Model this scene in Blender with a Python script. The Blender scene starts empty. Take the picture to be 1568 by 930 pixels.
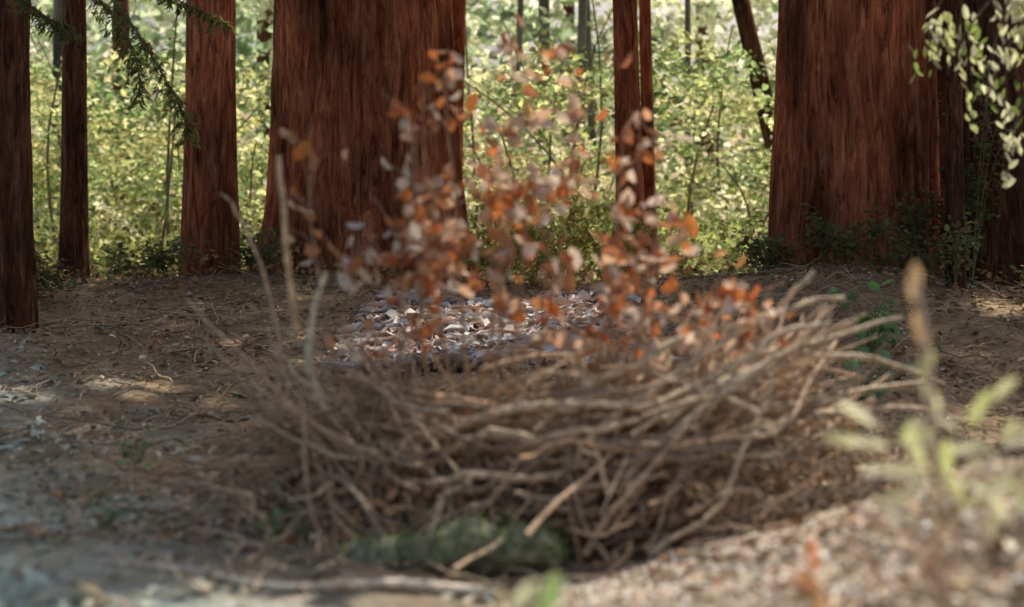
import bpy, math, random
import numpy as np
from mathutils import Vector, noise
random.seed(7); rng=np.random.default_rng(11)
scene=bpy.context.scene
S=np.array([0.42,0.7,1.08]); S=S/np.linalg.norm(S)     # direction towards the sun

# ------------------------------------------------------------------ helpers
def link(ob):
    scene.collection.objects.link(ob); return ob
def smooth(a,b,x):
    t=np.clip((x-a)/(b-a),0,1); return t*t*(3-2*t)
def G(x,y):
    x=np.asarray(x,float); y=np.asarray(y,float)
    z=0.60*smooth(7.5,18,y)
    z=z+0.035*np.sin(1.3*x+.7*y)+0.03*np.sin(2.1*x-1.7*y+1)+0.02*np.sin(4.3*x+3.1*y)+.012*np.sin(9.1*x-2*y)*np.sin(7.3*y+x)
    def g(cx,cy,sx,sy,h): return h*np.exp(-((x-cx)**2/(2*sx*sx)+(y-cy)**2/(2*sy*sy)))
    z=z+g(1.82,3.95,.72,1.0,.62)
    z=z+g(.15,6.75,.62,.4,.45)
    z=z+g(3.4,15.3,1.5,1.6,.42)+g(6,15,1.3,1.5,.1)
    z=z+g(-3.4,17.5,1.8,1.4,.20)+g(-7,16,2,2,.12)
    z=z+smooth(60,140,y)*14
    return z
def parent(ob,p):
    ob.parent=p; ob.matrix_parent_inverse=p.matrix_world.inverted()
def empty(name,loc):
    e=bpy.data.objects.new(name,None); e.location=loc; link(e)
    bpy.context.view_layer.update(); return e
def np_mesh(name,V,F,cols=None,mat=None,smoothf=False):
    me=bpy.data.meshes.new(name)
    V=np.asarray(V,np.float32); F=np.asarray(F,np.int32)
    me.vertices.add(len(V)); me.vertices.foreach_set('co',V.ravel())
    m,k=F.shape
    me.loops.add(m*k); me.loops.foreach_set('vertex_index',F.ravel())
    me.polygons.add(m)
    me.polygons.foreach_set('loop_start',np.arange(m,dtype=np.int32)*k)
    me.polygons.foreach_set('loop_total',np.full(m,k,dtype=np.int32))
    if smoothf: me.polygons.foreach_set('use_smooth',np.ones(m,bool))
    me.update(calc_edges=True)
    if cols is not None:
        a=me.color_attributes.new('Col','FLOAT_COLOR','POINT')
        c=np.ones((len(V),4),np.float32); c[:,:3]=cols
        a.data.foreach_set('color',c.ravel())
    if mat: me.materials.append(mat)
    ob=bpy.data.objects.new(name,me); return link(ob)
def norm(a): return a/np.maximum(np.linalg.norm(a,axis=1,keepdims=True),1e-9)
def leaves(name,C,D,N,L,W,cols,mat,curl=.15):
    C=np.asarray(C,float); n=len(C)
    D=norm(D); B=norm(np.cross(N,D)); N=np.cross(D,B)
    L=np.broadcast_to(L,(n,)).reshape(n,1); W=np.broadcast_to(W,(n,)).reshape(n,1)
    prof=[(-.5,0,0),(-.2,.42,1),(.22,.4,1),(.5,0,-.6),(.22,-.4,1),(-.2,-.42,1)]
    V=np.stack([C+D*L*a+B*W*b+N*W*c*curl for a,b,c in prof],1).reshape(-1,3)
    base=(np.arange(n)*6)[:,None]
    F=np.concatenate([base+np.array([[0,1,2,3]]),base+np.array([[0,3,4,5]])],0)
    return np_mesh(name,V,F,np.repeat(cols,6,axis=0),mat)
def rdir(n,zs=1.0):
    a=rng.normal(size=(n,3)); a[:,2]*=zs; return norm(a)
def tubes(name,lines,mat,sides=6,cols=None):
    Vs=[];Fs=[];Cs=[];off=0
    ang=np.linspace(0,2*math.pi,sides,endpoint=False)
    for i,(P,R) in enumerate(lines):
        P=np.asarray(P,float);k=len(P);R=np.broadcast_to(R,(k,))
        T=norm(np.gradient(P,axis=0))
        up=np.array([0,0,1.]) if abs(T[0][2])<.8 else np.array([0,1.,0])
        A=norm(np.cross(T,up));B=np.cross(T,A)
        V=P[:,None,:]+R[:,None,None]*(A[:,None,:]*np.cos(ang)[None,:,None]+B[:,None,:]*np.sin(ang)[None,:,None])
        Vs.append(V.reshape(-1,3))
        a=np.arange(k-1)[:,None]*sides; j=np.arange(sides)[None,:]; j2=(j+1)%sides
        q=np.stack([a+j,a+j2,a+sides+j2,a+sides+j],-1).reshape(-1,4)+off
        Fs.append(q); off+=k*sides
        c=cols[i] if cols is not None else (.3,.22,.16)
        Cs.append(np.tile(np.array(c),(k*sides,1)))
    return np_mesh(name,np.concatenate(Vs),np.concatenate(Fs),np.concatenate(Cs),mat,True)
def curve(pts,k=10,jit=0.0):
    pts=np.asarray(pts,float); t=np.linspace(0,1,len(pts)); tt=np.linspace(0,1,k)
    if len(pts)>=3:
        deg=min(3,len(pts)-1)
        out=np.stack([np.polyval(np.polyfit(t,pts[:,i],deg),tt) for i in range(3)],1)
    else: out=np.stack([np.interp(tt,t,pts[:,i]) for i in range(3)],1)
    if jit: 
        w=rng.normal(size=out.shape)*jit; w[1:]=(w[1:]+w[:-1])/2; out=out+w
    return out

# ------------------------------------------------------------------ materials
def newmat(name):
    m=bpy.data.materials.new(name); m.use_nodes=True
    nt=m.node_tree; nt.nodes.clear(); return m,nt
def leafmat(name,trans=.5,rough=.6,spec=.25,tint=(1.25,1.2,.55)):
    m,nt=newmat(name); N=nt.nodes; L=nt.links
    o=N.new('ShaderNodeOutputMaterial'); at=N.new('ShaderNodeAttribute'); at.attribute_name='Col'
    if spec>0:
        p=N.new('ShaderNodeBsdfPrincipled'); p.inputs['Roughness'].default_value=rough
        p.inputs['Specular IOR Level'].default_value=spec; pc=p.inputs['Base Color']
    else:
        p=N.new('ShaderNodeBsdfDiffuse'); pc=p.inputs['Color']
    L.new(at.outputs['Color'],pc)
    if trans>0:
        t=N.new('ShaderNodeBsdfTranslucent')
        tm=N.new('ShaderNodeVectorMath'); tm.operation='MULTIPLY'; tm.inputs[1].default_value=tint
        L.new(at.outputs['Color'],tm.inputs[0]); L.new(tm.outputs[0],t.inputs['Color'])
        mx=N.new('ShaderNodeMixShader'); mx.inputs[0].default_value=trans
        L.new(p.outputs[0],mx.inputs[1]); L.new(t.outputs[0],mx.inputs[2]); L.new(mx.outputs[0],o.inputs[0])
    else: L.new(p.outputs[0],o.inputs[0])
    return m
def woodmat(name,scale=30,bump=.4):
    m,nt=newmat(name); N=nt.nodes; L=nt.links
    o=N.new('ShaderNodeOutputMaterial'); at=N.new('ShaderNodeAttribute'); at.attribute_name='Col'
    p=N.new('ShaderNodeBsdfPrincipled'); p.inputs['Roughness'].default_value=.85
    geo=N.new('ShaderNodeNewGeometry')
    nz=N.new('ShaderNodeTexNoise'); nz.inputs['Scale'].default_value=scale; nz.inputs['Detail'].default_value=5
    L.new(geo.outputs['Position'],nz.inputs['Vector'])
    mp=N.new('ShaderNodeMapRange'); mp.inputs[1].default_value=.3; mp.inputs[2].default_value=.7
    mp.inputs[3].default_value=.5; mp.inputs[4].default_value=1.45
    L.new(nz.outputs[0],mp.inputs[0])
    mul=N.new('ShaderNodeVectorMath'); mul.operation='SCALE'
    L.new(at.outputs['Color'],mul.inputs[0]); L.new(mp.outputs[0],mul.inputs['Scale'])
    L.new(mul.outputs[0],p.inputs['Base Color'])
    b=N.new('ShaderNodeBump'); b.inputs['Strength'].default_value=bump; b.inputs['Distance'].default_value=.01
    L.new(nz.outputs[0],b.inputs['Height']); L.new(b.outputs[0],p.inputs['Normal'])
    L.new(p.outputs[0],o.inputs[0]); return m
def barkmat(name,cdark,cmid,clight,sc=1.0,bump=1.0):
    m,nt=newmat(name); N=nt.nodes; L=nt.links
    o=N.new('ShaderNodeOutputMaterial'); p=N.new('ShaderNodeBsdfPrincipled'); p.inputs['Roughness'].default_value=.9
    p.inputs['Specular IOR Level'].default_value=.15
    tc=N.new('ShaderNodeNewGeometry')
    mp=N.new('ShaderNodeMapping'); mp.inputs['Scale'].default_value=(11*sc,11*sc,1.5*sc); L.new(tc.outputs['Position'],mp.inputs[0])
    n1=N.new('ShaderNodeTexNoise'); n1.inputs['Scale'].default_value=1; n1.inputs['Detail'].default_value=10; n1.inputs['Roughness'].default_value=.75; n1.inputs['Distortion'].default_value=1.2
    L.new(mp.outputs[0],n1.inputs['Vector'])
    mp2=N.new('ShaderNodeMapping'); mp2.inputs['Scale'].default_value=(1.5,1.5,.55); L.new(tc.outputs['Position'],mp2.inputs[0])
    n2=N.new('ShaderNodeTexNoise'); n2.inputs['Scale'].default_value=1; n2.inputs['Detail'].default_value=6; L.new(mp2.outputs[0],n2.inputs['Vector'])
    r=N.new('ShaderNodeValToRGB'); e=r.color_ramp.elements
    e[0].position=.38; e[0].color=(*cdark,1); e[1].position=.70; e[1].color=(*clight,1)
    k=e.new(.53); k.color=(*cmid,1); L.new(n1.outputs[0],r.inputs[0])
    r2=N.new('ShaderNodeMapRange'); r2.inputs[1].default_value=.32; r2.inputs[2].default_value=.68; r2.inputs[3].default_value=.35; r2.inputs[4].default_value=1.35
    L.new(n2.outputs[0],r2.inputs[0])
    mul=N.new('ShaderNodeVectorMath'); mul.operation='SCALE'; L.new(r.outputs[0],mul.inputs[0]); L.new(r2.outputs[0],mul.inputs['Scale'])
    L.new(mul.outputs[0],p.inputs['Base Color'])
    b=N.new('ShaderNodeBump'); b.inputs['Strength'].default_value=bump; b.inputs['Distance'].default_value=.08
    L.new(n1.outputs[0],b.inputs['Height']); L.new(b.outputs[0],p.inputs['Normal'])
    L.new(p.outputs[0],o.inputs[0]); return m

M_leaf=leafmat('understory_leaf',.6,spec=.3,rough=.5,tint=(1.2,1.2,.75))
M_bgleaf=leafmat('woodland_leaf',.6,spec=0,tint=(1.2,1.17,.95))
M_crown=leafmat('redwood_needles',0,spec=0)
M_dry=leafmat('dry_leaf',.45,rough=.7,tint=(1.15,.96,.82))
M_lit=leafmat('litter_leaf',0,spec=0)
M_wood=woodmat('dead_wood')
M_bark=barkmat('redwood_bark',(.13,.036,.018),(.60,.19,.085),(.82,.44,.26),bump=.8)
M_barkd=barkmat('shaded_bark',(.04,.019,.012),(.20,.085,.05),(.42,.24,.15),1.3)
M_pale=barkmat('pale_bark',(.20,.19,.17),(.40,.38,.33),(.58,.54,.48),2)
m,nt=newmat('forest_duff'); N=nt.nodes; L=nt.links; M_ground=m
o=N.new('ShaderNodeOutputMaterial'); p=N.new('ShaderNodeBsdfPrincipled'); p.inputs['Roughness'].default_value=.95
p.inputs['Specular IOR Level'].default_value=.1
geo=N.new('ShaderNodeNewGeometry')
n1=N.new('ShaderNodeTexNoise'); n1.inputs['Scale'].default_value=9; n1.inputs['Detail'].default_value=10; n1.inputs['Roughness'].default_value=.72
n2=N.new('ShaderNodeTexNoise'); n2.inputs['Scale'].default_value=.6; n2.inputs['Detail'].default_value=5
n3=N.new('ShaderNodeTexNoise'); n3.inputs['Scale'].default_value=1.7; n3.inputs['Detail'].default_value=6
for q in (n1,n2,n3): L.new(geo.outputs['Position'],q.inputs['Vector'])
r=N.new('ShaderNodeValToRGB'); e=r.color_ramp.elements
e[0].position=.3; e[0].color=(.16,.105,.06,1); e[1].position=.72; e[1].color=(.62,.48,.33,1); k=e.new(.5); k.color=(.38,.27,.17,1)
L.new(n1.outputs[0],r.inputs[0])
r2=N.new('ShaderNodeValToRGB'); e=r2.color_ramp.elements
e[0].position=.3; e[0].color=(.42,.53,.49,1); e[1].position=.7; e[1].color=(.60,.72,.67,1)  # pale teal ramp: haze put into the ground colour at front left
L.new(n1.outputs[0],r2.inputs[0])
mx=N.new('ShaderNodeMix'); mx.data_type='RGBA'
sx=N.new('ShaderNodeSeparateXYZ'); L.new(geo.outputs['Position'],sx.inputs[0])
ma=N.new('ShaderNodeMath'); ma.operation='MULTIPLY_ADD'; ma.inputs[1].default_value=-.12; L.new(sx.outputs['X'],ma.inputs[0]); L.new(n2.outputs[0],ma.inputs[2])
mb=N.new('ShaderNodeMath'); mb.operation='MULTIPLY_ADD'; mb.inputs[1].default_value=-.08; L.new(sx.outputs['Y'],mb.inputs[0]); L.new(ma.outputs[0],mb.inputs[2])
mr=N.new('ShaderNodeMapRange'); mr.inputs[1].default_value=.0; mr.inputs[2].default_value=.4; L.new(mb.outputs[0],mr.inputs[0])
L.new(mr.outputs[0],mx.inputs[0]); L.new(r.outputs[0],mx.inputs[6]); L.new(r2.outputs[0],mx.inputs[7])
v3=N.new('ShaderNodeMapRange'); v3.inputs[1].default_value=.35; v3.inputs[2].default_value=.65; v3.inputs[3].default_value=.7; v3.inputs[4].default_value=1.15; L.new(n3.outputs[0],v3.inputs[0])
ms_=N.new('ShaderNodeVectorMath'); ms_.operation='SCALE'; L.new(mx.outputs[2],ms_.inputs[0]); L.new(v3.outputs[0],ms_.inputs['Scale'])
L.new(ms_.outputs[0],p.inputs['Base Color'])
b=N.new('ShaderNodeBump'); b.inputs['Strength'].default_value=.8; b.inputs['Distance'].default_value=.06
L.new(n1.outputs[0],b.inputs['Height']); L.new(b.outputs[0],p.inputs['Normal']); L.new(p.outputs[0],o.inputs[0])

# ------------------------------------------------------------------ ground
nx,ny=261,361
u=np.linspace(-1,1,nx); X=np.sign(u)*np.abs(u)**2.2*90
v=np.linspace(0,1,ny); Y=-12+v*24+ (v**4)*150
XX,YY=np.meshgrid(X,Y); ZZ=G(XX,YY)+rng.normal(size=XX.shape)*.008
V=np.stack([XX,YY,ZZ],-1).reshape(-1,3)
a=(np.arange(ny-1)[:,None]*nx+np.arange(nx-1)[None,:]).reshape(-1)
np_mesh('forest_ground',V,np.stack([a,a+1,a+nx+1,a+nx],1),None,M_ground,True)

# ------------------------------------------------------------------ openings cut in the added canopy to make sun patches (centre of lit place, radius, share of leaves left)
spots=[((1.3,3.4,.6),1.7,0),((1.02,3.4,.95),.9,0),((-.1,13.8,.5),1.2,0),((-.9,12.3,.4),.6,0),((4.9,14,.8),.45,0),((1.9,8,.05),.4,0),((3.2,9.5,.1),.45,0),
       ((2.3,11.5,.3),.35,0),((2.55,8,2.3),.9,0),((-3.2,17,.9),.4,0),((-5.7,16,.7),.3,0),((-.02,6.1,1.35),.5,0),((.75,6.1,.95),.45,0),((-.35,6.2,1.6),.4,0),((.3,6.2,1.9),.4,0),((.6,6,.7),.25,0),
       ((-2.4,3.9,0),2.3,0),((-3.4,5.2,0),1.5,.05),((-.2,4.2,0),1.5,.06),((.3,6.2,1.3),1.1,.3)]
def lit_mask(C,extra=1.0):
    keep=np.ones(len(C),bool)
    for s,rad,sh in spots:
        d=C-np.array(s); al=d@S; perp=np.linalg.norm(d-al[:,None]*S,axis=1)
        rm=(perp<rad*extra)&(al>1.0)
        if sh>0: rm&=rng.random(len(C))>sh
        keep&=~rm
    return keep

# ------------------------------------------------------------------ redwoods
def trunk_mesh(name,x,y,r,H,lean=(0,0),flare=.15,mat=None,segs=96,rows=110,flute=.05,seed=0):
    zs=np.concatenate([np.linspace(0,9,int(rows*.75)),np.linspace(9.3,H,rows-int(rows*.75))])
    th=np.linspace(0,2*math.pi,segs,endpoint=False)
    z0=float(G(x,y))-.35
    V=[]
    for z in zs:
        rr=r*(1+flare*math.exp(-z/.9))*(1-.55*z/H)
        for t in th:
            c,s=math.cos(t),math.sin(t)
            n1=noise.noise((c*4+seed,s*4,z*.18)); n2=noise.noise((c*13*max(r,.4)+seed,s*13*max(r,.4),z*.5))
            n3=noise.noise((c*1.6,s*1.6+seed,z*.5))
            q=rr*(1+flute*n1*1.6-flute*.8*abs(n2)*1.5+.05*n3)+ flare*r*.6*math.exp(-z/.6)*noise.noise((c*2+seed,s*2,0))
            V.append((x+lean[0]*z+q*c,y+lean[1]*z+q*s,z0+z))
    a=np.arange(rows-1)[:,None]*segs; j=np.arange(segs)[None,:]; j2=(j+1)%segs
    F=np.stack([a+j,a+j2,a+segs+j2,a+segs+j],-1).reshape(-1,4)
    return np_mesh(name,V,F,None,mat,True)
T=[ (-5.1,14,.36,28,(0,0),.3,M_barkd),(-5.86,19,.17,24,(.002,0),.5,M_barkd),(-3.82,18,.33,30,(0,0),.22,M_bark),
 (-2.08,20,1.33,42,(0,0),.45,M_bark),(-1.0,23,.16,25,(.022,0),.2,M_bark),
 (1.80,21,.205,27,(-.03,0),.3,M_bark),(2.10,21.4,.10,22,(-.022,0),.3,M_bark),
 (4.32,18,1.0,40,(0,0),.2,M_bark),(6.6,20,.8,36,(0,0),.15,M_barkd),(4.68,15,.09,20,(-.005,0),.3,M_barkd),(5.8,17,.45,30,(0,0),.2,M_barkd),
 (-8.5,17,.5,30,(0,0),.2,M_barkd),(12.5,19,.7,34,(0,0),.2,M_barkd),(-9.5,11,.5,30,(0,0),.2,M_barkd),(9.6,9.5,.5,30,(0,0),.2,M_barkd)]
trees=[]
for i,(x,y,r,H,lean,fl,mt) in enumerate(T):
    e=empty('redwood_tree',(x,y,float(G(x,y))))
    big=r>.6
    t=trunk_mesh('trunk',x,y,r,H,lean,fl,mt,segs=200 if big else 64,rows=120 if big else 80,flute=.065 if big else .09,seed=i*3.7)
    parent(t,e); trees.append((e,x,y,r,H))
ncl=330
cx=rng.uniform(-3,15,ncl); cy=rng.uniform(8,31,ncl); cz=rng.uniform(14,19,ncl)  # unseen leaf clumps added overhead to shade the foreground, hung on nearest redwoods
txy=np.array([[t[1],t[2]] for t in trees if t[4]>23]); tl=[t for t in trees if t[4]>23]
own=np.argmin((cx[:,None]-txy[None,:,0])**2+(cy[:,None]-txy[None,:,1])**2,axis=1)
for ti,t in enumerate(tl):
    idx=list(np.where(own==ti)[0])
    C=[];limbs=[]
    ctrs=[np.array([cx[c],cy[c],cz[c]]) for c in idx]
    for k in range(12):
        a_=rng.uniform(0,6.28); q=rng.uniform(.8,2.6); ctrs.append(np.array([t[1]+math.cos(a_)*q,t[2]+math.sin(a_)*q,rng.uniform(.55,1.0)*t[4]]))
    for ctr in ctrs:
        n=50; off=rng.normal(size=(n,3))*np.array([.95,.95,.3]); C.append(ctr+off)
        st=np.array([t[1],t[2],min(ctr[2]-.3+rng.uniform(-.5,.8),t[4]*.9)])
        mid=(st+ctr)/2+np.array([0,0,.5])
        if rng.random()<.35 and lit_mask(np.array([mid,ctr,(mid+ctr)/2,(mid+st)/2]),1.2).all():
            limbs.append((curve([st,mid,ctr],8,.05),np.linspace(.07,.015,8)))
    C=np.concatenate(C); C=C[lit_mask(C)]
    n=len(C); base=np.array([.09,.14,.06])*rng.uniform(.6,1.5,(n,1))
    nn=rdir(n,1)*.7+S[None,:]
    ob=leaves('crown_and_shade_foliage',C,rdir(n,.4),norm(nn),rng.uniform(.42,.8,n),rng.uniform(.22,.4,n),base,M_crown); parent(ob,t[0])
    if limbs: ob=tubes('limbs',limbs,M_wood,5,[(.12,.05,.035)]*len(limbs)); parent(ob,t[0])

def bough(pts,par,seed,hang=.28,dens=46):
    P=curve(pts,dens); lines=[(P,np.linspace(.02,.004,dens))]; C=[];D=[];NN=[]
    for i in range(4,dens):
        for s in (-1,1):
            L_=rng.uniform(.5,1)*hang*(1.1-i/dens*.4)
            d=np.array([s*rng.uniform(.3,.9),rng.uniform(-.5,.5),-rng.uniform(.6,1.2)]); d/=np.linalg.norm(d)
            q=P[i]+np.linspace(0,1,6)[:,None]*d*L_; q[:,2]-=np.linspace(0,1,6)**2*.04
            lines.append((q,np.linspace(.004,.0015,6)))
            for k in range(14):
                tt=rng.random(); C.append(P[i]+d*L_*tt+rng.normal(size=3)*.012); D.append(d+rng.normal(size=3)*.5); NN.append(rng.normal(size=3))
    n=len(C); col=np.array([.16,.2,.07])*rng.uniform(.4,1.6,(n,1)); 
    br=rng.random(n)<.2; col[br]=np.array([.35,.2,.09])
    a=tubes('bough_wood',lines,M_wood,5,[(.14,.09,.06)]*len(lines)); parent(a,par)
    b_=leaves('bough_needles',C,np.array(D),norm(np.array(NN)),rng.uniform(.05,.085,n),rng.uniform(.010,.02,n),col,M_leaf); parent(b_,par)
t1=trees[0][0]
bough([(-5.0,13.8,5.2),(-4.2,12.4,4.4),(-3.2,11.2,3.3),(-2.75,11,2.6),(-2.5,11,2.1)],t1,1)
bough([(-5.0,13.8,5.0),(-4.2,12.6,4.0),(-3.4,12,3.2),(-3.15,12,2.45)],t1,2,.2)
bough([(-5.0,13.8,5.6),(-4.0,12.4,4.2),(-3.2,12,3.5),(-2.4,12,3.1)],t1,3,.22)
bough([(-5.0,13.8,5.0),(-4.6,12.6,3.8),(-4.0,12,3.2),(-3.7,12,3.05)],t1,4,.2)

# ------------------------------------------------------------------ understory foliage
def sprays(n,xr,yr,zf,per,spread,sizes,pal,name,excl=None,flat=.28,mat=None):
    C=[];cols=[]
    for i in range(n):
        x=rng.uniform(*xr); y=rng.uniform(*yr)
        if excl and excl(x,y): continue
        zz=zf(x,y)
        k=int(per*rng.uniform(.5,1.4)); sx=spread*rng.uniform(.5,1.3)
        o_=rng.normal(size=(k,3))*np.array([sx,sx,sx*flat])
        o_[:,2]-=.25*(o_[:,0]**2+o_[:,1]**2)/max(sx,.01)
        C.append(np.array([x,y,zz])+o_)
        c=np.array(pal[rng.integers(len(pal))])*rng.uniform(.7,1.25)
        cols.append(c*rng.uniform(.7,1.3,(k,1)))
    C=np.concatenate(C);cols=np.minimum(np.concatenate(cols),.8)
    n=len(C); nn=rdir(n); nn[:,2]=np.abs(nn[:,2])+.2; nn[:,1]+=.25
    return leaves(name,C,rdir(n,.5),norm(nn),rng.uniform(*sizes,n),rng.uniform(*sizes,n)*.75,cols,mat or M_bgleaf)
pal=[(.48,.52,.24),(.68,.69,.42),(.30,.40,.19),(.78,.78,.62),(.20,.30,.14),(.58,.56,.32),(.30,.38,.21),(.54,.60,.34)]  # greens desaturated slightly, a touch of haze painted into the leaves
pal2=[(.58,.66,.50),(.52,.62,.46),(.77,.79,.72),(.40,.52,.38),(.28,.38,.28),(.68,.74,.66)]  # paler, bluer greens: distance haze put into the leaf colour
def zf1(x,y): return .7+rng.random()**1.05*4.4
def zf2(x,y): return .8+rng.random()**.9*13
sprays(980,(-14,15),(25,34),zf1,58,.5,(.11,.20),pal,'understory_shrub_foliage')
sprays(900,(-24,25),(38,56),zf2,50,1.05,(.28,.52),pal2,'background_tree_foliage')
def zf3(x,y): return float(G(x,y))+rng.random()**1.5*1.3
sprays(200,(-10,10),(21.5,24.5),zf3,45,.35,(.08,.14),[(.28,.34,.14),(.36,.42,.18),(.2,.24,.11)],'undergrowth_foliage')
def zf4(x,y): return float(G(x,y))+.02+rng.random()**2*.35
sprays(260,(-9,9),(15.5,21),zf4,40,.26,(.05,.11),[(.17,.17,.08),(.28,.19,.11),(.22,.22,.1),(.38,.28,.18)],'ground_cover',excl=lambda x,y:-1.3<x<1.5 and y<18,flat=.4)
ls=[]
for i in range(110):
    x=rng.uniform(-14,16);y=rng.uniform(24,33);h=rng.uniform(2,6);z=float(G(x,y))-.1
    ls.append((curve([(x,y,z),(x+rng.normal()*.3,y,z+h*.5),(x+rng.normal()*.8,y+rng.normal()*.4,z+h)],9,.02),np.linspace(.035,.012,9)))
tubes('understory_stems',ls,M_wood,6,[(.2,.15,.11)]*len(ls))
for (xb,yb,r,lean) in [(-9.9,31,.16,(.005,0)),(6.3,30,.24,(-.24,0)),(0.0,36,.10,(.03,0)),(1.6,35,.14,(.02,0)),(2.3,38,.12,(-.04,0)),(-11,40,.3,(0,0)),(4.2,34,.09,(.0,0)),(-6.2,38,.22,(.01,0)),
      (.9,40,.22,(0,0)),(9,36,.3,(.0,0)),(12,33,.3,(.02,0)),(-3.6,34,.13,(.02,0)),(3.4,42,.2,(.02,0)),(-14,34,.3,(0,0)),(14.5,38,.3,(0,0)),(-8,46,.35,(0,0)),(6.5,48,.4,(0,0)),(1.9,50,.3,(.01,0))]:
    t=trunk_mesh('background_tree_trunk',xb,yb,r,18,lean,.1,M_pale if r<.23 else M_barkd,24,40,.05,xb)

# ------------------------------------------------------------------ leaf litter & twigs
def litter(n,xr,yr,pal,sz,name,lift=.01,sage_haze=True,tail=1.0,tilt=.6):
    x=rng.uniform(*xr,n);y=yr[0]+(yr[1]-yr[0])*rng.random(n)**1.3
    if sage_haze:
        cl=np.sin(2.3*x+1.1*y)+np.sin(3.7*x-2.9*y+1)+np.sin(1.1*x+5*y)
        k=rng.random(n)<(.62+.25*cl/1.5); x=x[k];y=y[k];n=len(x)
    z=G(x,y)+lift+rng.random(n)*.025
    pal=np.array(pal); cols=pal[rng.integers(len(pal),size=n)]*rng.uniform(.7,1.25,(n,1))
    if sage_haze:
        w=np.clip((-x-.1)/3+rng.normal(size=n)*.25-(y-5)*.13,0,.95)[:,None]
        cols=cols*(1-w)+np.array([.58,.69,.64])*rng.uniform(.85,1.15,(n,1))*w  # litter blended towards pale teal to imitate haze on the left
    cols=np.minimum(cols,.82)
    nn=rdir(n,1)*tilt; nn[:,2]=1
    s=sz[0]+(sz[1]-sz[0])*rng.random(n)**tail
    return leaves(name,np.stack([x,y,z],1),rdir(n,.25),norm(nn),s,s*rng.uniform(.3,.8,n),cols,M_lit,.25)
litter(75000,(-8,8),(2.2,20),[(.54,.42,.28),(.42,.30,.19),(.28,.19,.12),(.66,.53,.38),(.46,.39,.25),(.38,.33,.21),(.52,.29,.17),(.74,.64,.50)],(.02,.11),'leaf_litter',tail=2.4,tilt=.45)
litter(2600,(-1.5,1.3),(11.3,16),[(.83,.76,.72),(.78,.62,.55),(.54,.36,.28),(.83,.80,.77)],(.10,.28),'pale_leaf_pile',lift=.06,sage_haze=False)
litter(26000,(.1,3.2),(2.2,5.4),[(.83,.69,.58),(.82,.65,.54),(.74,.54,.42),(.83,.76,.68)],(.012,.045),'needle_duff',lift=.006,sage_haze=False,tilt=.2)
tw=[];tc=[]
for i in range(2800):
    x=rng.uniform(-6,6);y=3+rng.random()**1.2*16; L_=rng.uniform(.08,.3)+rng.random()**4*1.1;a=rng.uniform(0,math.pi)
    if x>.3 and y<5: continue
    if y<4.8 and rng.random()<.5: continue
    p0=np.array([x-math.cos(a)*L_/2,y-math.sin(a)*L_/2]);p1=np.array([x+math.cos(a)*L_/2,y+math.sin(a)*L_/2])
    q=np.array([np.append(p0+(p1-p0)*t,0) for t in np.linspace(0,1,6)]); q[:,:2]+=rng.normal(size=(6,2))*.014
    q[:,2]=G(q[:,0],q[:,1])+.015+rng.random(6)*.04+np.linspace(0,rng.random()**2*.12,6)
    tw.append((q,np.linspace(1,.5,6)*rng.uniform(.003,.009))); c=rng.uniform(.5,1.4); tc.append((.48*c,.37*c,.25*c))
tubes('fallen_twigs',tw,M_wood,5,tc)

# ------------------------------------------------------------------ brush pile
st=[];sc_=[]
def add(P,r0,r1,c=None):
    k=len(P); st.append((P,np.linspace(r0,r1,k)))
    if c is None:
        w=rng.random(); f=rng.uniform(.5,1.3)
        c=np.array([.62,.50,.35])*(1-w)+np.array([.58,.39,.25])*w; c=c*f
    sc_.append(tuple(c))
def surf(x,y):
    u_=(x-.25)/1.6; v_=(y-6.5)/1.1
    return .76*max(0,1-(u_*u_+v_*v_)*.85)**.8*(1-.28*math.exp(-((x+.05)/.4)**2))
for i in range(62):
    x0=-rng.uniform(.4,1.15); x1=rng.uniform(.4,1.7)
    if rng.random()<.72: x0=rng.uniform(-.7,.4)
    zl=rng.uniform(.3,.72); zr=rng.uniform(.4,.98); zm=rng.uniform(.15,.55)
    yf=5.5+ .6*zm + rng.uniform(-.05,.45); xm=(x0+x1)/2
    if x0>-.7: zl=zm*rng.uniform(.2,.8); zm=(zl+zr)/2-rng.uniform(-.05,.1)
    P=curve([(x0,yf+.35+rng.random()*.4,zl),(xm-.2,yf,zm),(xm+.25,yf+.02,zm+.03),(x1,yf+.35+rng.random()*.4,zr)],16,.022)
    r=rng.uniform(.007,.021); add(P,r,r*.4)
for i in range(580):
    a=rng.uniform(0,math.pi) if rng.random()<.65 else rng.normal(.55,.35)
    L_=rng.uniform(.2,1.0); cx_=rng.uniform(-1.2,1.8); cy_=rng.uniform(5.5,7.2)
    if cx_<-.4 and rng.random()<.5: a=math.pi-abs(a)
    cz_=surf(cx_,cy_)*rng.uniform(.3,1.08)+.03
    d=np.array([math.cos(a)*.9,rng.normal()*.5,math.sin(a)*.5])
    p0=np.array([cx_,cy_,cz_])-d*L_/2;p1=np.array([cx_,cy_,cz_])+d*L_/2
    for q in (p0,p1): q[2]=max(q[2],.02)
    mid=(p0+p1)/2+rng.normal(size=3)*.06
    r=rng.uniform(.003,.015); P=curve([p0,mid,p1],10,.016); add(P,r,r*.4)
    if rng.random()<.5:
        k=rng.integers(3,8); dd=(P[k+1]-P[k]); dd/=np.linalg.norm(dd)+1e-6; dd=dd+rng.normal(size=3)*.5
        add(curve([P[k],P[k]+dd*.1,P[k]+dd*.22+np.array([0,0,.02])],6,.006),r*.6,r*.25,sc_[-1])
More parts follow.
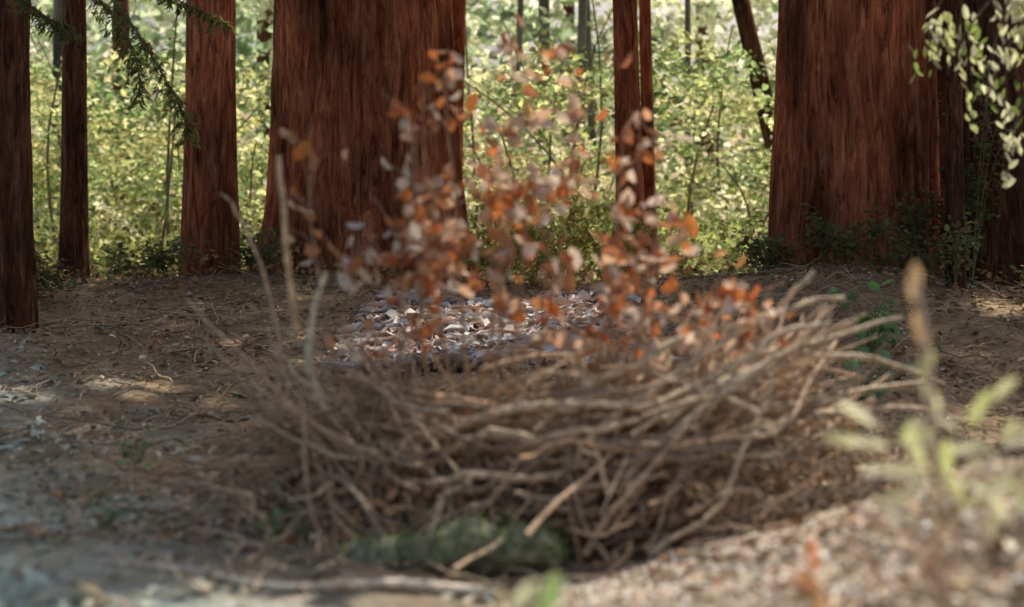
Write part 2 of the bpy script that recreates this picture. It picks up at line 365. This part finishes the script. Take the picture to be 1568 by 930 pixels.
for (xb,zb,xt,zt) in [(.18,.02,.55,.55),(.25,.02,.95,.62),(.05,.03,-.15,.35),(-.25,.02,-.45,.4),(.3,.0,.8,.35),(.38,.02,.3,.5),(.55,.02,.7,.45),(-.5,.02,-.75,.5),(-.35,.02,.05,.35),(.1,.02,.35,.75),(.5,.0,1.1,.75),(-.7,.0,-.85,.6)]:
    for k in range(2):
        y0=rng.uniform(5.35,5.8); r=rng.uniform(.007,.015); j=rng.normal(size=4)*.07
        add(curve([(xb+j[0],y0,max(zb,.01)),((xb+xt)/2+j[1],y0+.12,(zb+zt)/2+j[2]*.5),(xt+j[3],y0+.35,zt)],9,.014),r,r*.5)
for i in range(70):
    sgn=1 if rng.random()<.7 else -1
    x0=.12+sgn*rng.uniform(.3,.9); x1=.12+sgn*rng.uniform(.6,1.6); z0=rng.uniform(.2,.6); z1=rng.uniform(.45,1.0)
    yy=rng.uniform(5.8,6.6); r=rng.uniform(.006,.015)
    add(curve([(x0,yy-.2,z0),((x0+x1)/2,yy,(z0+z1)/2-.04),(x1,yy+.15,z1)],9,.016),r,r*.4)
add(curve([(-.93,6.1,.85),(-.97,6.1,1.2),(-1.0,6.1,1.6)],9,.008),.017,.012,(.68,.47,.28))
add(curve([(-.80,6.0,.55),(-.86,6.0,.82),(-.78,6.0,1.1)],9,.008),.02,.012,(.66,.58,.43))
add(curve([(-1.15,6.3,1.22),(-1.22,6.3,1.36),(-1.3,6.3,1.45)],7,.008),.009,.005,(.6,.42,.28))
add(curve([(-1.0,6.2,.5),(-1.05,6.3,.9),(-1.15,6.3,1.22)],7,.008),.011,.009,(.5,.36,.24))
for i in range(60):
    x=rng.uniform(-1.2,1.4); y=rng.uniform(6,6.6); z=surf(x,y)*.7; h=rng.uniform(.2,.6)
    add(curve([(x,y,z),(x+rng.normal()*.08,y,z+h/2),(x+rng.normal()*.25,y,z+h)],8,.012),.006,.002)
for (a_,b_) in [((.3,5.9,.62),(1.45,6.2,.98)),((.55,5.9,.35),(1.85,6.4,.58)),((.8,5.9,.62),(1.35,6.0,.88)),((.2,5.7,.3),(1.3,6.2,.98)),((1.0,6.1,.72),(1.9,6.3,.62)),((.9,6.1,.5),(1.3,6.2,1.1)),((.4,5.6,.25),(1.2,5.9,.8)),((.6,5.7,.5),(1.7,6.2,.9)),((.9,5.9,.4),(2.0,6.5,.45))]:
    m_=(np.array(a_)+np.array(b_))/2+np.array([0,0,.06]); add(curve([a_,m_,b_],12,.014),.02,.010,(.66,.53,.37))
tubes('brush_pile',st,M_wood,7,sc_)
n=6500; x=rng.normal(.15,.75,n); y=rng.uniform(5.5,7.2,n); z=np.array([surf(a,b) for a,b in zip(x,y)])*rng.uniform(.2,.9,n)+.02
z=np.maximum(z,G(x,y)+.01)
pl=np.array([(.42,.31,.21),(.56,.44,.31),(.22,.16,.11),(.46,.27,.16)]); cl=pl[rng.integers(4,size=n)]*rng.uniform(.6,1.3,(n,1))
leaves('caught_leaf_litter',np.stack([x,y,z],1),rdir(n),rdir(n),rng.uniform(.025,.06,n),rng.uniform(.015,.035,n),cl,M_lit,.25)

dp=np.array([(.74,.30,.10),(.64,.23,.09),(.84,.76,.68),(.82,.62,.46),(.48,.23,.13),(.84,.81,.76),(.78,.50,.34),(.68,.35,.17),(.83,.70,.59)])
def dry_branch(base,top,nl,rad,lsz=(.05,.12),side=8,low=.35):
    e=empty('dried_leafy_branch',base); nl=int(nl*1.75)
    base=np.array(base);top=np.array(top); mid=(base+top)/2+rng.normal(size=3)*.06
    P=curve([base,mid,top],14,.006); lines=[(P,np.linspace(.008,.003,14))]; tips=[]
    for s in range(side):
        i=int(14*rng.uniform(low,.95)); d=np.array([rng.normal()*.8,rng.normal()*.5,rng.uniform(.1,.9)]); d/=np.linalg.norm(d)
        q=curve([P[i],P[i]+d*rad*.6+np.array([0,0,.02]),P[i]+d*rad*1.25],8,.005); lines.append((q,np.linspace(.004,.002,8))); tips.append(q)
    tips.append(P[5:])
    C=[]
    for k in range(nl):
        q=tips[rng.integers(len(tips))]; C.append(q[rng.integers(1,len(q))]+rng.normal(size=3)*.035)
    C=np.array(C); n=len(C); cols=dp[rng.integers(len(dp),size=n)]*rng.uniform(.75,1.0,(n,1))
    D=rdir(n); D[:,2]-=.4; NN=rdir(n); NN[:,1]-=.3
    w=tubes('stem',lines,M_wood,6,[(.4,.26,.17)]*len(lines)); parent(w,e)
    lf=leaves('dried_leaves',C,D,norm(NN),rng.uniform(*lsz,n),rng.uniform(*lsz,n)*.6,cols,M_dry,.2); parent(lf,e)
for b_,t_,nl,rad in [((-.25,6.2,.55),(-.38,6.2,1.95),26,.2),((-.15,6.3,.5),(.02,6.3,2.08),30,.24),((-.1,6.1,.5),(-.12,6.1,1.72),34,.22),
      ((-.5,6.1,.5),(-.5,6.1,1.35),20,.2),((-.75,6.2,.6),(-.88,6.2,1.75),9,.12),((.05,6.2,.5),(.28,6.2,1.9),20,.2),((.1,6.15,.45),(.2,6.2,1.45),14,.18),
      ((.4,6.2,.55),(.48,6.2,1.72),24,.16),((.45,6.1,.5),(.62,6.1,1.75),14,.14),((.55,6.0,.5),(.62,6.0,1.25),34,.22),((.6,6.1,.5),(.92,6.1,1.15),24,.2),
      ((-.3,6.0,.5),(-.28,6.0,1.3),30,.2),((-.1,5.9,.5),(-.06,5.9,1.2),18,.14),((.3,6.0,.45),(.42,6.0,1.05),26,.2),((-.55,6.0,.5),(-.72,6.0,1.15),12,.2),
      ((-.35,6.1,.5),(-.42,6.1,1.7),24,.18),((0,6.1,.5),(.1,6.1,1.85),22,.2),((.7,6.1,.5),(1.05,6.1,1.05),20,.16),((-.2,6.2,.5),(-.3,6.2,1.95),18,.16)]:
    dry_branch(b_,t_,nl,rad)

# ------------------------------------------------------------------ fallen mossy log, pale pole
P=curve([(-.66,5.45,.0),(-.35,5.38,.05),(-.05,5.36,.08),(.2,5.42,.03)],30,.012)
V=[];seg=28
for i,pp in enumerate(P):
    rr=.075*(1-.25*abs(i/29-.55))*(1 if 0<i<29 else .5)
    for s in range(seg):
        a=2*math.pi*s/seg; q=rr*(1+.45*noise.noise((i*.25,math.cos(a)*1.6,math.sin(a)*1.6))+.15*noise.noise((i*.9,math.cos(a)*5,math.sin(a)*5)))
        V.append((pp[0],pp[1]+q*math.cos(a),pp[2]+q*math.sin(a)))
a=np.arange(29)[:,None]*seg; j=np.arange(seg)[None,:]; j2=(j+1)%seg
F=np.stack([a+j,a+j2,a+seg+j2,a+seg+j],-1).reshape(-1,4)
e=empty('mossy_fallen_log',(-.2,5.4,.08)); V=np.array(V)
lg=np_mesh('log',V,F,np.tile(np.array([.32,.32,.22]),(len(V),1)),M_wood,True); parent(lg,e)
k=rng.integers(len(V),size=3200); C=V[k]+rng.normal(size=(3200,3))*.012; C=C[C[:,2]>.03]; n=len(C)
ms=leaves('moss',C,rdir(n),rdir(n),.022,.010,np.array([.26,.36,.18])*rng.uniform(.5,1.4,(n,1)),M_leaf); parent(ms,e)
P=curve([(-1.5,5.15,.03),(-1.0,5.0,.02),(-.55,4.95,.02),(-.12,5.0,.02)],16,.006); P[:,2]=G(P[:,0],P[:,1])+.02
tubes('fallen_pole',[(P,np.linspace(.010,.022,16))],M_wood,8,[(.74,.66,.54)])

# ------------------------------------------------------------------ small plants
def leafy_plant(name,stems,leafspec,mat=M_leaf,stemcol=(.2,.22,.1)):
    e=empty(name,tuple(stems[0][0]))
    s=tubes('stems',[(curve(q,10,.002),np.linspace(r,r*.5,10)) for q,r in [(x[0:-1],x[-1]) for x in stems]],M_wood,7,[stemcol]*len(stems)); parent(s,e)
    C,D,NN,L_,W_,co=zip(*leafspec)
    l=leaves('leaves',C,np.array(D,float),norm(np.array(NN,float)),np.array(L_),np.array(W_),np.array(co),mat,.18); parent(l,e)
bx,by=1.03,3.4; bz=float(G(bx,by))-.02
stems=[[(bx,by,bz),(bx-.03,by,.85),(bx-.07,by,1.15),.013],[(bx,by,bz),(bx+.07,by,.70),(bx+.13,by,.86),.007],[(bx,by,bz),(bx-.1,by,.62),(bx-.22,by,.76),.007]]
g1=(.79,.81,.64);g2=(.84,.83,.78);g3=(.64,.72,.46)
spec=[((.84,3.4,.73),(-1,.1,.1),(0,-.3,1),.13,.065,g1),((.83,3.42,.80),(-1,.1,.7),(.5,-.3,1),.12,.065,g2),((.88,3.38,.665),(-1,0,.0),(0,-.4,1),.10,.06,g2),
 ((.92,3.36,.60),(-.8,0,-.35),(0,-.5,1),.14,.065,g2),((1.12,3.4,.82),(.6,0,1),(-.4,-1,.3),.11,.035,g3),((1.18,3.42,.86),(.8,0,.7),(0,-1,.4),.10,.03,g1),
 ((1.08,3.38,.72),(1,.1,.2),(0,-.4,1),.12,.05,g1),((.99,3.4,.93),(.2,0,1),(0,-1,.2),.08,.035,g3),((.96,3.4,1.12),(.1,0,1),(0,-1,.2),.10,.04,(.60,.42,.33)),
 ((.975,3.4,1.0),(-.3,0,1),(0,-1,.2),.11,.04,(.60,.42,.33)),((1.0,3.4,.84),(-.5,0,1),(0,-1,.3),.09,.04,g2),((1.1,3.36,.63),(.8,0,-.3),(0,-.4,1),.11,.05,g2),((.96,3.4,.72),(-.4,0,1),(0,-1,.5),.11,.04,g1),
 ((.78,3.42,.74),(-1,0,-.1),(0,-.6,1),.07,.045,g1),((1.22,3.4,.74),(1,0,.3),(0,-.6,1),.12,.05,g2),((1.03,3.38,.70),(.1,0,1),(0,-1,.3),.10,.035,g3),((.94,3.38,.66),(-1,0,.5),(0,-.7,.6),.12,.05,g2)]
for k in range(20):
    spec.append(((rng.uniform(.88,1.24),rng.uniform(3.3,3.5),rng.uniform(.54,.78)),(rng.normal(),rng.normal()*.4,rng.normal()*.6),(rng.normal()*.4,-.5,1),rng.uniform(.06,.12),rng.uniform(.03,.05),[g1,g2,g3,g2][rng.integers(4)]))
leafy_plant('broadleaf_seedling',stems,spec,stemcol=(.66,.48,.35))
leafy_plant('foreground_sprout',[[(.07,3.0,-.02),(.06,3.0,.25),(.06,3.0,.47),.005]],[((.03,3.0,.465),(-.6,0,-.6),(0,-.6,1),.09,.05,(.83,.83,.74)),((.085,3.0,.48),(.3,0,1),(0,-1,.3),.08,.05,(.30,.42,.24)),((.07,3.01,.43),(.5,0,-.6),(0,-1,.3),.08,.045,(.32,.44,.25))])
zs_=float(G(.66,3.1))
leafy_plant('red_leaf_sprig',[[(.66,3.1,zs_-.01),(.655,3.1,(zs_+.53)/2),(.65,3.1,.53),.005]],[((.655,3.1,.53),(-.1,0,1),(0,-1,.1),.10,.028,(.66,.27,.19)),((.64,3.1,.47),(-.5,0,.8),(0,-1,.2),.08,.03,(.6,.27,.18)),((.67,3.1,.42),(.5,0,.6),(0,-1,.2),.07,.03,(.55,.3,.2))])
def bush(name,x,y,h,w,n,sz,pal_,mat=M_leaf):
    z=float(G(x,y)); stems=[];sp=[]
    for i in range(9):
        a=rng.uniform(0,6.28); tx=x+math.cos(a)*w*rng.uniform(.3,1);ty=y+math.sin(a)*w*rng.uniform(.3,1);tz=z+h*rng.uniform(.5,1)
        stems.append([(x,y,z-.02),((x+tx)/2,(y+ty)/2,z+(tz-z)*.65),(tx,ty,tz),.006])
        for k in range(n//9):
            t=rng.uniform(.35,1.05); q=np.array([x+(tx-x)*t,y+(ty-y)*t,z+(tz-z)*(t**.8)])+rng.normal(size=3)*.08
            d=rng.normal(size=3);d[2]*=.4; nn=rng.normal(size=3)*.5;nn[2]+=1; nn[1]-=.4
            s=rng.uniform(*sz); sp.append((tuple(q),tuple(d),tuple(nn),s,s*.7,tuple(np.array(pal_[rng.integers(len(pal_))])*rng.uniform(.7,1.3))))
    leafy_plant(name,stems,sp,mat)
bush('broadleaf_plant',3.0,12,.55,.35,60,(.09,.15),[(.14,.30,.14),(.18,.36,.16),(.24,.44,.24)])
bush('broadleaf_plant',2.5,10.2,.35,.3,36,(.07,.12),[(.2,.36,.26),(.24,.42,.34)])
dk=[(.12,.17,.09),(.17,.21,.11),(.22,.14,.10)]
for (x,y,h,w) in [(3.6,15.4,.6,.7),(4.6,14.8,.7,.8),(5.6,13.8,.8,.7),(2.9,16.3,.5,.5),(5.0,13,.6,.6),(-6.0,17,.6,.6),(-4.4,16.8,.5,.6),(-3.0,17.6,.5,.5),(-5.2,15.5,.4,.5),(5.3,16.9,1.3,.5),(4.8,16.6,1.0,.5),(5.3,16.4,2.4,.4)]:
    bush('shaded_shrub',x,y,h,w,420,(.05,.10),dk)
for (x,y) in [(-.1,16.5),(.6,17.5),(.3,18.5),(-.3,18.5),(1.2,17.5)]:
    bush('young_shrub',x,y,1.1,.6,300,(.06,.12),[(.34,.36,.12),(.26,.36,.1),(.38,.22,.1)])
for (x,y) in [(-1.4,8.2),(-2.0,7.6),(-.95,5.6),(1.9,7.2),(-1.7,5.9)]:
    bush('forest_herb',x,y,.12,.12,18,(.03,.05),[(.18,.34,.18),(.22,.42,.24)])

e=empty('young_broadleaf_tree',(3.35,8,float(G(3.35,8))))
br=[([(3.35,8,-.1),(3.4,8,1.5),(3.3,8,3.0),(3.2,8,4.4)],.05)]
for q in [[(3.36,8,2.9),(3.0,8,2.85),(2.6,7.95,2.5),(2.42,7.9,2.15)],[(3.38,8,2.4),(3.1,8,2.6),(2.8,8.1,2.3),(2.72,8.1,1.85)],[(3.3,8,3.2),(2.9,8.2,3.1),(2.5,8.1,2.7),(2.35,8,2.35)],[(3.38,8,2.0),(3.1,7.9,2.2),(2.85,7.9,2.0),(2.8,7.9,1.75)],[(3.3,8,3.0),(3.0,7.8,2.9),(2.75,7.8,2.6),(2.6,7.8,2.0)]]:
    br.append((q,.012))
lines=[(curve(q,14,.006),np.linspace(r,r*.3,14)) for q,r in br]
lp=np.array([(.60,.63,.42),(.30,.40,.16),(.82,.82,.78),(.80,.80,.74),(.14,.18,.08)])
C=[];D=[];cols=[]
for P,_ in lines[1:]:
    for g_ in range(11):
        i=rng.integers(3,14); cc=P[i]+rng.normal(size=3)*np.array([.07,.12,.08]); base_=lp[rng.integers(5)]
        for k in range(8):
            C.append(cc+rng.normal(size=3)*np.array([.035,.04,.03])-np.array([0,0,k*.022])); D.append((rng.normal()*.6,rng.normal()*.4,-1)); cols.append(base_*rng.uniform(.7,1.02))
P=lines[0][0]
for k in range(400):
    C.append(P[rng.integers(7,14)]+np.array([abs(rng.normal())*.5,rng.normal()*.5,rng.normal()*.3+.3])); D.append((rng.normal()*.5,rng.normal()*.5,-1)); cols.append(lp[1]*rng.uniform(.7,1.2))
n=len(C); nn=rdir(n); ob=leaves('leaves',C,np.array(D),nn,rng.uniform(.05,.10,n),rng.uniform(.02,.045,n),np.array(cols),M_leaf,.2); parent(ob,e)
ob=tubes('trunk_and_branches',lines,M_wood,8,[(.16,.11,.08)]*len(lines)); parent(ob,e)

# ------------------------------------------------------------------ light, sky, camera
w=bpy.data.worlds.new('World'); scene.world=w; w.use_nodes=True; nt=w.node_tree
bg=nt.nodes['Background']; sky=nt.nodes.new('ShaderNodeTexSky'); sky.sky_type='NISHITA'; sky.sun_disc=False
el=math.asin(S[2]); az=math.atan2(S[0],S[1])
sky.sun_elevation=el; sky.sun_rotation=az; sky.air_density=1; sky.dust_density=9; sky.ozone_density=.3
nt.links.new(sky.outputs[0],bg.inputs[0]); bg.inputs[1].default_value=.15
sd=bpy.data.lights.new('sun','SUN'); sd.energy=5; sd.angle=math.radians(.6); sd.color=(1,.92,.80)
so=bpy.data.objects.new('sun',sd); link(so); so.rotation_euler=Vector(S).to_track_quat('Z','Y').to_euler(); so.location=(10,20,30)
cd=bpy.data.cameras.new('camera'); cam=bpy.data.objects.new('camera',cd); link(cam)
cam.location=(0,0,1.2); cam.rotation_euler=(math.radians(90),0,0); cd.lens=50; cd.sensor_width=36; cd.shift_y=-.054
cd.clip_end=500; cd.dof.use_dof=True; cd.dof.focus_distance=14; cd.dof.aperture_fstop=1.05
scene.camera=cam
scene.view_settings.view_transform='Standard'; scene.view_settings.look='None'; scene.view_settings.exposure=0
